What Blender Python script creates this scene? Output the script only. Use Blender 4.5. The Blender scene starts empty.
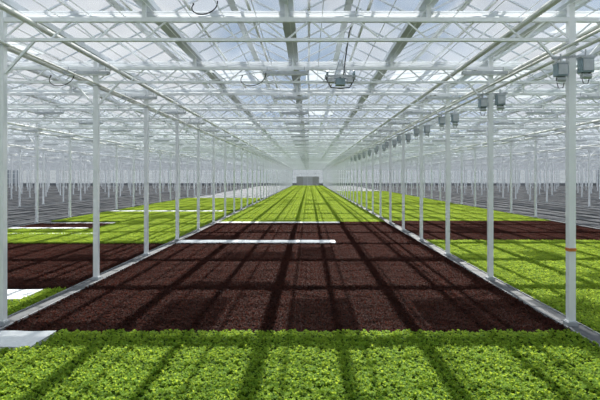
import bpy, math, random
from mathutils import Vector, noise
random.seed(4)
S=bpy.context.scene
S.view_settings.view_transform='Standard'
COL=S.collection
H=3.38
XL,XR=-6.92,5.9
BAY=12.82
Y0=11.27
SP=5.0
YEND=211.27
NB=9            # bays either side
XMIN=XL-NB*BAY; XMAX=XR+NB*BAY
YMIN=Y0-4*SP
ZB,ZT=H+3.1,H+3.55      # truss chords
ZV,ZR=H+4.0,H+4.8       # valley / ridge

# ---------------------------------------------------------------- materials
def mat(name,col,rough=0.5,metal=0.0,noise_amt=0.0,nscale=5.0,bump=0.0,col2=None,spec=0.5):
    m=bpy.data.materials.new(name); m.use_nodes=True
    nt=m.node_tree; b=nt.nodes['Principled BSDF']
    b.inputs['Roughness'].default_value=rough; b.inputs['Metallic'].default_value=metal
    b.inputs['Specular IOR Level'].default_value=spec
    b.inputs['Base Color'].default_value=(*col,1)
    geo=nt.nodes.new('ShaderNodeNewGeometry')
    n=nt.nodes.new('ShaderNodeTexNoise'); n.inputs['Scale'].default_value=nscale; n.inputs['Detail'].default_value=6
    nt.links.new(geo.outputs['Position'],n.inputs['Vector'])
    r=nt.nodes.new('ShaderNodeValToRGB')
    c2=col2 or tuple(c*(1-noise_amt) for c in col)
    r.color_ramp.elements[0].position=0.35; r.color_ramp.elements[1].position=0.65
    r.color_ramp.elements[0].color=(*c2,1); r.color_ramp.elements[1].color=(*col,1)
    nt.links.new(n.outputs['Fac'],r.inputs['Fac']); nt.links.new(r.outputs['Color'],b.inputs['Base Color'])
    if bump:
        bp=nt.nodes.new('ShaderNodeBump'); bp.inputs['Strength'].default_value=bump; bp.inputs['Distance'].default_value=0.05
        nt.links.new(n.outputs['Fac'],bp.inputs['Height']); nt.links.new(bp.outputs['Normal'],b.inputs['Normal'])
    return m
def leafmat(name,c1,c2,trans,tf,spec):
    m=mat(name,c1,0.6,0,0,3.0,0,c2,spec)
    nt=m.node_tree; b=nt.nodes['Principled BSDF']; out=nt.nodes['Material Output']
    nt.nodes['Noise Texture'].inputs['Scale'].default_value=6
    t=nt.nodes.new('ShaderNodeBsdfTranslucent'); t.inputs['Color'].default_value=(*trans,1)
    mx=nt.nodes.new('ShaderNodeMixShader'); mx.inputs[0].default_value=tf
    nt.links.new(b.outputs[0],mx.inputs[1]); nt.links.new(t.outputs[0],mx.inputs[2]); nt.links.new(mx.outputs[0],out.inputs[0])
    return m
M_steel=mat('painted_white_steel',(0.93,0.95,0.97),0.35,0,0.03,3)
M_galv=mat('galvanised_steel',(0.55,0.58,0.61),0.4,0.3,0.2,6)
M_bar=mat('aluminium_bar',(0.72,0.76,0.80),0.35,0.1,0.1,2)
M_pipe=mat('cream_pipe',(0.86,0.87,0.83),0.3,0,0.1,2)
M_box=mat('blue_grey_plastic',(0.30,0.40,0.46),0.4,0,0.2,8)
M_cable=mat('black_cable',(0.03,0.03,0.035),0.5,0,0.3,8)
M_orange=mat('orange_tag',(0.7,0.22,0.05),0.5,0,0.2,8)
M_conc=mat('concrete',(0.25,0.26,0.28),0.8,0,0.3,0.8,0.3)
M_path=mat('path_concrete',(0.12,0.125,0.135),0.7,0,0.35,3,0.3)
M_edge=mat('path_edge_profile',(0.33,0.34,0.36),0.6,0,0.3,3)
M_white=mat('white_ground_cloth',(0.80,0.82,0.84),0.6,0,0.08,10,0.3)
M_gleaf=leafmat('green_leaf',(0.21,0.335,0.035),(0.10,0.21,0.02),(0.60,0.74,0.07),0.42,0.12)
M_rleaf=leafmat('red_leaf',(0.050,0.020,0.014),(0.024,0.010,0.009),(0.17,0.043,0.028),0.25,0.05)
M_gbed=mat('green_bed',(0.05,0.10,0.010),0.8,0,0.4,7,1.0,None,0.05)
M_rbed=mat('red_bed',(0.018,0.008,0.006),0.9,0,0.5,7,1.0,None,0.05)
def thin(name,col,transp,bumpy,scale=0.35):
    m=bpy.data.materials.new(name); m.use_nodes=True; nt=m.node_tree; nt.nodes.clear()
    out=nt.nodes.new('ShaderNodeOutputMaterial')
    d=nt.nodes.new('ShaderNodeBsdfDiffuse'); t=nt.nodes.new('ShaderNodeBsdfTranslucent'); tr=nt.nodes.new('ShaderNodeBsdfTransparent')
    d.inputs[0].default_value=(*col,1); t.inputs[0].default_value=(*col,1); tr.inputs[0].default_value=(0.96,0.98,1,1)
    a=nt.nodes.new('ShaderNodeMixShader'); a.inputs[0].default_value=0.6
    b=nt.nodes.new('ShaderNodeMixShader')
    nt.links.new(d.outputs[0],a.inputs[1]); nt.links.new(t.outputs[0],a.inputs[2])
    nt.links.new(a.outputs[0],b.inputs[1]); nt.links.new(tr.outputs[0],b.inputs[2]); nt.links.new(b.outputs[0],out.inputs[0])
    g=nt.nodes.new('ShaderNodeNewGeometry'); n=nt.nodes.new('ShaderNodeTexNoise'); n.inputs['Scale'].default_value=scale; n.inputs['Detail'].default_value=5
    nt.links.new(g.outputs['Position'],n.inputs['Vector'])
    mr=nt.nodes.new('ShaderNodeMapRange'); mr.inputs['From Min'].default_value=0.3; mr.inputs['From Max'].default_value=0.7
    mr.inputs['To Min'].default_value=transp-bumpy; mr.inputs['To Max'].default_value=min(1,transp+bumpy)
    nt.links.new(n.outputs['Fac'],mr.inputs['Value']); nt.links.new(mr.outputs[0],b.inputs[0])
    return m
M_glass=thin('whitewashed_glass',(0.90,0.93,0.96),0.86,0.10)
M_screen=thin('screen_fabric',(0.88,0.91,0.94),0.05,0.03)
M_gauze=thin('screen_gauze',(0.80,0.86,0.90),0.28,0.12,0.8)
M_wall=thin('wall_sheet',(0.27,0.30,0.32),0.10,0.04)

# ---------------------------------------------------------------- mesh helpers
class MB:
    def __init__(s): s.v=[]; s.f=[]; s.m=[]
    def quad(s,a,b,c,d,mi=0):
        i=len(s.v); s.v+= [a,b,c,d]; s.f.append((i,i+1,i+2,i+3)); s.m.append(mi)
    def bar(s,p,q,w,h=None,mi=0):
        h=h or w; p=Vector(p); q=Vector(q); d=(q-p).normalized()
        up=Vector((0,0,1)) if abs(d.z)<0.95 else Vector((0,1,0))
        u=d.cross(up).normalized()*w/2; v=u.normalized().cross(d)*h/2
        i=len(s.v)
        for c in (p,q):
            for a,b in ((-1,-1),(1,-1),(1,1),(-1,1)): s.v.append(tuple(c+u*a+v*b))
        for f in ((0,1,5,4),(1,2,6,5),(2,3,7,6),(3,0,4,7),(3,2,1,0),(4,5,6,7)):
            s.f.append(tuple(i+k for k in f)); s.m.append(mi)
    def tube(s,pts,r,n=10,mi=0):
        i0=len(s.v); P=[Vector(p) for p in pts]
        for k,p in enumerate(P):
            d=(P[min(k+1,len(P)-1)]-P[max(k-1,0)]).normalized()
            up=Vector((0,0,1)) if abs(d.z)<0.9 else Vector((0,1,0))
            u=d.cross(up).normalized(); v=u.cross(d)
            for j in range(n):
                a=2*math.pi*j/n; s.v.append(tuple(p+u*r*math.cos(a)+v*r*math.sin(a)))
        for k in range(len(P)-1):
            for j in range(n):
                a=i0+k*n+j; b=i0+k*n+(j+1)%n
                s.f.append((a,b,b+n,a+n)); s.m.append(mi)
        s.f.append(tuple(i0+j for j in range(n))[::-1]); s.m.append(mi)
        s.f.append(tuple(i0+(len(P)-1)*n+j for j in range(n))); s.m.append(mi)
    def box(s,c,sx,sy,sz,mi=0):
        s.bar((c[0]-sx/2,c[1],c[2]),(c[0]+sx/2,c[1],c[2]),sy,sz,mi)
    def mesh(s,name,mats):
        me=bpy.data.meshes.new(name); me.from_pydata(s.v,[],s.f)
        for m in mats: me.materials.append(m)
        me.polygons.foreach_set('material_index',s.m); me.update(); return me
def add(name,me,loc=(0,0,0),parent=None):
    o=bpy.data.objects.new(name,me); o.location=loc; COL.objects.link(o)
    if parent: o.parent=parent
    return o

# ---------------------------------------------------------------- floor
fl=MB(); fl.box(((XMIN+XMAX)/2,(YMIN+YEND)/2,-0.1),XMAX-XMIN,YEND-YMIN,0.2)
add('floor',fl.mesh('floor',[M_conc]))

# ---------------------------------------------------------------- crop tiles
TILE=1.22
def make_tile(name,m,seed,h=0.09,n=18,leaves=8,ll=0.050,lw=0.033):
    rnd=random.Random(seed); b=MB(); st=TILE/n
    for ix in range(n):
        for iy in range(n):
            cx=-TILE/2+(ix+.5)*st+rnd.uniform(-.045,.045); cy=-TILE/2+(iy+.5)*st+rnd.uniform(-.045,.045)
            sc=rnd.uniform(0.7,1.3); a0=rnd.uniform(0,6.28)
            for k in range(leaves):
                a=a0+k*2.4+rnd.uniform(-.3,.3); tilt=rnd.uniform(0.15,0.7) if k<4 else rnd.uniform(0.7,1.3)
                L=ll*sc*rnd.uniform(.8,1.2); W=lw*sc*rnd.uniform(.8,1.2)
                d=Vector((math.cos(a),math.sin(a),0)); s=Vector((-math.sin(a),math.cos(a),0))
                z0=h*sc*rnd.uniform(0.35,0.8)
                i=len(b.v)
                for t,wf,cur in ((0,.25,0),(.45,1.0,.0),(.8,.9,-.12),(1.0,.3,-.3)):
                    c=Vector((cx,cy,z0))+d*(L*t*math.cos(tilt))+Vector((0,0,L*(t*math.sin(tilt)+cur)))
                    b.v.append(tuple(c-s*W*wf/2+Vector((0,0,.009*wf))))
                    b.v.append(tuple(c))
                    b.v.append(tuple(c+s*W*wf/2+Vector((0,0,.009*wf))))
                for r in range(3):
                    for q in range(2):
                        j=i+r*3+q; b.f.append((j,j+1,j+4,j+3)); b.m.append(0)
    me=b.mesh(name,[m]); me.polygons.foreach_set('use_smooth',[True]*len(me.polygons))
    return bpy.data.objects.new(name,me)     # unlinked source for instancing
TILES={'g':[make_tile('green_tuft_tile',M_gleaf,s) for s in (1,2,3,7)],
       'r':[make_tile('red_tuft_tile',M_rleaf,s,0.06,18,7,0.044,0.032) for s in (4,5,6,8)]}
def bed(name,kind,x0,x1,y0,y1):
    b=MB(); h=0.05
    b.box(((x0+x1)/2,(y0+y1)/2,h/2),x1-x0,y1-y0-.02,h)
    o=add(name,b.mesh(name,[{'g':M_gbed,'r':M_rbed}[kind]]))
    nx=max(1,round((x1-x0)/TILE)); ny=max(1,round((y1-y0)/TILE))
    sx=(x1-x0)/(nx*TILE); sy=(y1-y0)/(ny*TILE)
    ng=bpy.data.node_groups.new(name+'_scatter','GeometryNodeTree')
    ng.interface.new_socket('Geometry',in_out='INPUT',socket_type='NodeSocketGeometry')
    ng.interface.new_socket('Geometry',in_out='OUTPUT',socket_type='NodeSocketGeometry')
    N=ng.nodes; Lk=ng.links
    gi=N.new('NodeGroupInput'); go=N.new('NodeGroupOutput')
    if nx==1 or ny==1:
        grid=N.new('GeometryNodeMeshLine'); n=max(nx,ny); grid.inputs['Count'].default_value=n
        if nx>=ny:
            grid.inputs['Start Location'].default_value=(-(nx-1)*sx*TILE/2,0,0); grid.inputs['Offset'].default_value=(sx*TILE,0,0)
        else:
            grid.inputs['Start Location'].default_value=(0,-(ny-1)*sy*TILE/2,0); grid.inputs['Offset'].default_value=(0,sy*TILE,0)
    else:
        grid=N.new('GeometryNodeMeshGrid')
        grid.inputs['Vertices X'].default_value=nx; grid.inputs['Vertices Y'].default_value=ny
        grid.inputs['Size X'].default_value=(nx-1)*sx*TILE; grid.inputs['Size Y'].default_value=(ny-1)*sy*TILE
    tr=N.new('GeometryNodeTransform'); tr.inputs['Translation'].default_value=((x0+x1)/2,(y0+y1)/2,0.02)
    Lk.new(grid.outputs['Mesh'],tr.inputs['Geometry'])
    jt=N.new('GeometryNodeJoinGeometry')
    for t in TILES[kind]:
        oi=N.new('GeometryNodeObjectInfo'); oi.inputs['Object'].default_value=t; oi.inputs['As Instance'].default_value=True
        Lk.new(oi.outputs['Geometry'],jt.inputs[0])
    ip=N.new('GeometryNodeInstanceOnPoints'); ip.inputs['Pick Instance'].default_value=True
    ip.inputs['Scale'].default_value=(sx,sy,1)
    ri=N.new('FunctionNodeRandomValue'); ri.data_type='INT'
    ri.inputs[4].default_value=0; ri.inputs[5].default_value=len(TILES[kind])-1
    Lk.new(ri.outputs[2],ip.inputs['Instance Index'])
    Lk.new(tr.outputs[0],ip.inputs['Points']); Lk.new(jt.outputs[0],ip.inputs['Instance'])
    j2=N.new('GeometryNodeJoinGeometry'); Lk.new(gi.outputs[0],j2.inputs[0]); Lk.new(ip.outputs[0],j2.inputs[0])
    Lk.new(j2.outputs[0],go.inputs[0])
    md=o.modifiers.new('scatter','NODES'); md.node_group=ng
    return o
e=0.24
cx0,cx1=XL+e,XR-e
rx0,rx1=XR+e,XR+BAY-e
lx0,lx1=XL-BAY+e,XL-e
G,R='green_lettuce_bed','red_lettuce_bed'
bed(G,'g',-5.35,cx1,3.0,10.7); bed(G,'g',cx0,-5.35,3.0,9.65)
bed(R,'r',cx0,cx1,10.75,25.1)
bed(R,'r',1.4,cx1,25.1,26.3)
bed(R,'r',cx0,cx1,26.3,36.2)
bed(R,'r',2.3,cx1,36.2,37.2)
bed(G,'g',cx0,cx1,37.25,75); bed(G,'g',cx0,cx1,75,150); bed(G,'g',cx0,cx1,152,205)
# right bay
bed(G,'g',rx0,rx1,3.0,26.2); bed(R,'r',rx0,rx1,26.4,38); bed(G,'g',rx0,rx1,38.2,62); bed(G,'g',rx0,rx1,64,120)
# left bay
bed(G,'g',lx0,lx1,3,13.4); bed(G,'g',-7.75,lx1,13.4,14.8); bed(R,'r',lx0,lx1,14.9,25)
bed(G,'g',lx0,lx1,25.1,32); bed(R,'r',lx0,-14.2,33.0,36); bed(G,'g',-14,lx1,32.2,37.5)
bed(G,'g',lx0,lx1,37.8,48.3); bed(G,'g',lx0,lx1,50,80)
def cloth(x0,x1,y0,y1):
    b=MB(); n=24
    for i in range(n):
        for j in range(4):
            def P(a,c): 
                x=x0+(x1-x0)*a/n; y=y0+(y1-y0)*c/4
                return (x,y,0.10+0.015*noise.noise(Vector((x*2,y*2,0))))
            b.quad(P(i,j),P(i+1,j),P(i+1,j+1),P(i,j+1))
    b.box(((x0+x1)/2,(y0+y1)/2,0.045),x1-x0-.02,y1-y0-.02,0.07)
    add('white_ground_cloth',b.mesh('white_ground_cloth',[M_white]))
cloth(cx0,1.35,25.15,26.25); cloth(cx0,2.25,36.3,37.1); cloth(cx0,-5.4,9.7,10.7)
cloth(-13.5,-7.8,13.5,14.7); cloth(lx0,-12.5,29.0,29.7); cloth(lx0,-14.5,32.2,32.9); cloth(lx0,-8.5,48.6,49.6)
# paths along column lines
for k in range(-NB+1,NB+1):
    x=XL+k*BAY
    b=MB(); b.box((x,(YMIN+YEND)/2,0.03),0.4,YEND-YMIN-1,0.06)
    for s in (-1,1): b.bar((x+s*.215,YMIN+.5,0.05),(x+s*.215,YEND-.5,0.05),0.025,0.09,1)
    add('service_path',b.mesh('service_path',[M_path,M_edge]))
# dark ground cover rows in far side bays
M_bench=mat('dark_ground_cover',(0.085,0.09,0.10),0.8,0,0.3,1.5,0.3,None,0.1)
for k in list(range(-NB,-1))+list(range(2,NB+1)):
    xa=XL+k*BAY
    b=MB()
    for i in range(6):
        x=xa+1.4+i*2.0
        b.box((x,(20+YEND)/2,0.04),1.5,YEND-22,0.05)
    add('ground_cover_strips',b.mesh('ground_cover_strips',[M_bench]))

# ---------------------------------------------------------------- columns
def col_geo(b,x=0,y=0):
    b.bar((x,y,0.0),(x,y,ZT+0.02),0.15,0.15)
    b.box((x,y,0.07),0.24,0.24,0.14,1)
    b.box((x,y,0.15),0.20,0.20,0.02,1)
    b.bar((x,y,ZT),(x,y,ZV),0.12,0.12)
    b.box((x,y,ZB-0.12),0.26,0.22,0.03,1)
    for s in (-1,1): b.bar((x+s*.07,y,ZB-.75),(x+s*0.75,y,ZB),0.05,0.05)
cb=MB(); col_geo(cb); colme=cb.mesh('support_column',[M_steel,M_galv])
NC=int((YEND-Y0)/SP)
for X in (XL,XR):
    for i in range(-3,NC): add('support_column',colme,(X,Y0+i*SP,0))
rb=MB()
for i in range(-1,NC): col_geo(rb,0,Y0+i*SP)
rowme=rb.mesh('support_column_row',[M_steel,M_galv])
for k in list(range(-NB+1,0))+list(range(2,NB+1)): add('support_column_row',rowme,(XL+k*BAY,0,0))
tg=MB(); tg.box((0,0,0),.17,.17,.07)
add('orange_marker_tag',tg.mesh('orange_marker_tag',[M_orange]),(XR,Y0,H-1.62))

# ---------------------------------------------------------------- trusses
XA,XB=XMIN+.3,XMAX-.3
tb=MB()
tb.bar((XA,0,ZB),(XB,0,ZB),0.08,0.07); tb.bar((XA,0,ZT),(XB,0,ZT),0.10,0.10)
st=BAY/12; n=int(round((XMAX-XMIN)/st))
for i in range(n):
    x=XMIN+i*st
    if i in (0,n-1): continue
    tb.bar((x,0,ZB),(x+st/2,0,ZT),0.035); tb.bar((x+st/2,0,ZT),(x+st,0,ZB),0.035)
st=BAY/4
for i in range(1,int(round((XMAX-XMIN)/st))):
    x=XMIN+i*st; tb.bar((x,0,ZT),(x,0,ZV),0.08)
trme=tb.mesh('roof_truss',[M_steel])
# folded screen bundle
sb=MB(); m=12
for i in range(m):
    y0=-0.3+i*0.05; z=0.04 if i%2 else -0.04
    sb.quad((XA,y0,z),(XB,y0,z),(XB,y0+.05,-z),(XA,y0+.05,-z))
sbme=sb.mesh('folded_shade_screen',[M_screen])
# grow light fixture
lb=MB()
for k in range(-NB*2,NB*2+1):
    x=-0.75+k*BAY/2
    lb.box((x,0,0),1.45,0.16,0.09); lb.box((x,0,-0.06),1.3,0.11,0.03,1)
    lb.box((x,0,0.08),0.5,0.1,0.08,1)
    for s in (-.6,.6): lb.bar((x+s,0,0.04),(x+s,0,0.2),0.02)
lbme=lb.mesh('grow_light_row',[M_galv,M_steel])
for i in range(-3,NC):
    y=Y0+i*SP
    add('roof_truss',trme,(0,y,0))
    add('folded_shade_screen',sbme,(0,y+0.42,ZT+0.22))
    if i>=1: add('grow_light_row',lbme,(0,y-.15,ZB+0.27))
# partly drawn gauze screens hanging between trusses
rnd=random.Random(11)
gz=MB(); w=BAY/4
for i in range(-1,NC):
    for s in range(int(round((XMAX-XMIN)/w))-1):
        if rnd.random()<0.5 or (i==1 and abs(XMIN+s*w)<7):
            x=XMIN+s*w+.4; y=Y0+i*SP+.7; L=rnd.choice((0.7,1.2,2.0,3.4))
            wd_=rnd.choice((w-.1,w/2,w/2))
            nseg=6
            for q in range(nseg):
                za=ZT+.26-.05*math.sin(math.pi*q/nseg); zb=ZT+.26-.05*math.sin(math.pi*(q+1)/nseg)
                gz.quad((x,y+L*q/nseg,za),(x+wd_,y+L*q/nseg,za),(x+wd_,y+L*(q+1)/nseg,zb),(x,y+L*(q+1)/nseg,zb))
add('drawn_shade_screens',gz.mesh('drawn_shade_screens',[M_gauze]))

# ---------------------------------------------------------------- roof
gb=MB(); fr=MB()
ns=int(round((XMAX-XMIN)/w))
yy=[]; y=YMIN
while y<YEND: yy.append(y); y+=1.25
for i in range(ns):
    x=XMIN+i*w
    gb.quad((x,YMIN,ZV),(x,YEND,ZV),(x+w/2,YEND,ZR),(x+w/2,YMIN,ZR))
    gb.quad((x+w/2,YMIN,ZR),(x+w/2,YEND,ZR),(x+w,YEND,ZV),(x+w,YMIN,ZV))
    fr.bar((x,YMIN,ZV-.03),(x,YEND,ZV-.03),0.32,0.14)
    fr.bar((x+w/2,YMIN,ZR),(x+w/2,YEND,ZR),0.20,0.09)
    for y in yy:
        fr.bar((x,y,ZV),(x+w/2,y,ZR),0.04,0.05); fr.bar((x+w/2,y,ZR),(x+w,y,ZV),0.04,0.05)
add('roof_glass',gb.mesh('roof_glass',[M_glass]))
add('roof_glazing_frame',fr.mesh('roof_glazing_frame',[M_bar]))
# longitudinal purlins / screen profiles
pb=MB(); x=0
k=int(60/1.5)
for i in range(-k,k+1): pb.bar((i*1.5,YMIN,ZV-0.12+0.38),(i*1.5,YEND,ZV-0.12+0.38),0.07,0.06)
add('screen_support_rails',pb.mesh('screen_support_rails',[M_steel]))
pb=MB()
for kk in range(-NB,NB+1):
    o=kk*BAY
    pb.tube([(-6.2+o,YMIN+.3,H+3.45),(-6.2+o,YEND-.3,H+3.45)],.065)
    pb.tube([(4.8+o,YMIN+.3,H+3.45),(4.8+o,YEND-.3,H+3.45)],.075)
add('heating_pipes',pb.mesh('heating_pipes',[M_pipe]))
pb=MB()
pb.tube([(XR-.12,YMIN+.3,H+2.75),(XR-.12,YEND-.3,H+2.75)],.04)
pb.tube([(XR-.28,YMIN+.3,H+2.85),(XR-.28,YEND-.3,H+2.85)],.035)
pb.tube([(XL+.15,YMIN+.3,H+2.98),(XL+.15,YEND-.3,H+2.98)],.03)
add('supply_pipes',pb.mesh('supply_pipes',[M_pipe]))
# diagonal wind-brace rods
pb=MB()
for kk in range(-4,5):
    for i in range(-2,NC-1,3):
        xa=XL+kk*BAY; ya=Y0+i*SP
        pb.bar((xa,ya,ZT+.05),(xa+BAY/2,ya+SP,ZT+.05),0.03); pb.bar((xa+BAY/2,ya+SP,ZT+.05),(xa+BAY,ya,ZT+.05),0.03)
        pb.bar((xa,ya+SP,ZT+.08),(xa+BAY/2,ya,ZT+.08),0.03); pb.bar((xa+BAY/2,ya,ZT+.08),(xa+BAY,ya+SP,ZT+.08),0.03)
add('wind_brace_rods',pb.mesh('wind_brace_rods',[M_steel]))
# long thin wires
pb=MB()
for i in range(-40,41): pb.bar((i*.75+.3,YMIN+.3,ZT+.12),(i*.75+.3,YEND-.3,ZT+.12),0.014)
add('screen_wires',pb.mesh('screen_wires',[M_steel]))

# ---------------------------------------------------------------- valve boxes on right row
jb=MB()
for (dx,dz,s) in ((-.28,0,.7),(.28,.10,.8)):
    jb.box((dx,0,dz),.34*s,.20,.40*s); jb.box((dx,-.11,dz),.28*s,.03,.32*s,1); jb.box((dx,0,dz+.21*s),.38*s,.24,.04,1)
    jb.tube([(dx-.13*s,-.02,dz-.30*s),(dx+.13*s,-.02,dz-.30*s)],.08*s,12,1)
    for q in (-.08,.08): jb.tube([(dx+q,0,dz-.16),(dx+q,0,dz-.24)],.02,8,2)
    jb.tube([(dx,0,dz+.15),(dx,0,dz+.36)],.02,8,1)
    jb.tube([(dx-.08,0,dz-.28),(dx-.05,0,dz-.40),(dx+.05,0,dz-.40),(dx+.08,0,dz-.28)],.010,6,2)
jb.bar((-.45,.05,.28),(.55,.05,.34),.05,.05,1)
jbme=jb.mesh('valve_box',[M_box,M_galv,M_cable])
for i in range(-1,12): add('valve_box',jbme,(XR,Y0+i*SP-.1,H+2.40))
# hanging trolley
hb=MB()
hb.bar((-.5,0,0),(.5,0,0),.06,.06); hb.bar((-.5,.4,0),(.5,.4,0),.06,.06)
for s in (-.45,0,.45): hb.bar((s,-.02,0),(s,.42,0),.05,.05)
hb.box((0,.2,-.16),.30,.3,.2,1); hb.box((-.3,.2,-.1),.2,.26,.14,0); hb.box((.3,.2,-.1),.18,.26,.16,0)
for s in (-.42,.42):
    for q in (0,.4): hb.tube([(s-.03,q,.09),(s+.03,q,.09)],.08,14,1)
hb.bar((-.2,.2,0),(-.02,.2,.55),.03,.03); hb.bar((.2,.2,0),(.02,.2,.55),.03,.03)
hb.tube([(0.1,.2,.0),(0.15,.2,.5),(.22,-.6,1.2),(.28,-2.5,1.3)],.02,8,2)
hb.tube([(-.45,.2,-.05),(-.3,.2,-.32),(0,.2,-.36),(.3,.2,-.32),(.45,.2,-.05)],.02,8,2)
add('irrigation_trolley',hb.mesh('irrigation_trolley',[M_galv,M_box,M_cable]),(1.0,Y0+SP-.5,ZB+.1))
# cable loops
def loop(x,y,z,s):
    b=MB(); P=[]
    for i in range(25):
        t=i/24; a=t*math.pi*2.3
        P.append((x+s*(t-.5)*1.2+s*.25*math.cos(a),y,z-s*.35*math.sin(t*math.pi)+s*.15*math.sin(a)))
    b.tube(P,.014,6); add('hanging_cable',b.mesh('hanging_cable',[M_cable]))
loop(-1.9,Y0+SP-.35,ZB+.15,.7); loop(-8.0,Y0+SP-.35,ZB+.15,.7); loop(-2.4,Y0-.2,ZB+.75,.5)

# ---------------------------------------------------------------- walls
def wall(name,p,q):
    b=MB(); p=Vector(p); q=Vector(q)
    b.quad((p.x,p.y,1),(q.x,q.y,1),(q.x,q.y,ZV),(p.x,p.y,ZV),0)
    d=(q-p); L=d.length; d.normalize()
    b.bar((p.x,p.y,.5),(q.x,q.y,.5),.12,1.0,2)
    for z in (1,3,5,ZV): b.bar((p.x,p.y,z),(q.x,q.y,z),.1,.1,1)
    n=int(L/(BAY/4))
    for i in range(n+1):
        c=p+d*(L*i/n); b.bar((c.x,c.y,0),(c.x,c.y,ZV),.1,.1,1)
    add(name,b.mesh(name,[M_wall,M_steel,M_conc]))
wall('wall_back',(XMIN,YEND),(XMAX,YEND)); 
wall('wall_left',(XMIN,YMIN),(XMIN,YEND)); wall('wall_right',(XMAX,YMIN),(XMAX,YEND)); wall('wall_front',(XMIN,YMIN),(XMAX,YMIN))
db=MB(); db.box((0,0,1.9),9.5,.3,3.8); db.box((0,-.2,1.85),4.0,.1,3.7,1); db.bar((0,-.3,0),(0,-.3,3.7),.1,.1,2)
M_door=mat('grey_door',(0.42,0.42,0.40),.6,0,.1,2)
add('door_1',db.mesh('door_1',[M_door,mat('door_panel',(0.55,0.56,0.56),.6,0,.1,2),M_steel]),((XL+XR)/2,YEND-.4,0))

# ---------------------------------------------------------------- light
d=Vector((-0.06,-1.0,-1.05)).normalized()
sl=bpy.data.lights.new('sun','SUN'); sl.energy=9.5; sl.angle=math.radians(0.7); sl.color=(1,.95,.87)
so=bpy.data.objects.new('sun',sl); COL.objects.link(so); so.rotation_euler=d.to_track_quat('-Z','Y').to_euler(); so.location=(0,60,60)
wd=bpy.data.worlds.new('sky'); S.world=wd; wd.use_nodes=True; nt=wd.node_tree
bg=nt.nodes['Background']; bg.inputs['Strength'].default_value=0.68
tc=nt.nodes.new('ShaderNodeTexCoord'); n=nt.nodes.new('ShaderNodeTexNoise'); n.inputs['Scale'].default_value=3.0; n.inputs['Detail'].default_value=5
nt.links.new(tc.outputs['Generated'],n.inputs['Vector'])
r=nt.nodes.new('ShaderNodeValToRGB'); r.color_ramp.elements[0].position=.4; r.color_ramp.elements[1].position=.6
r.color_ramp.elements[0].color=(.42,.58,.80,1); r.color_ramp.elements[1].color=(.88,.92,.97,1)
nt.links.new(n.outputs['Fac'],r.inputs['Fac']); nt.links.new(r.outputs['Color'],bg.inputs['Color'])

# ---------------------------------------------------------------- camera
cam=bpy.data.cameras.new('camera'); co=bpy.data.objects.new('camera',cam); COL.objects.link(co)
co.location=(0,0,H); co.rotation_euler=(math.radians(90),0,0)
cam.sensor_width=36; cam.lens=30; cam.shift_x=-9/600; cam.shift_y=-22.5/600; cam.clip_end=600
S.camera=co
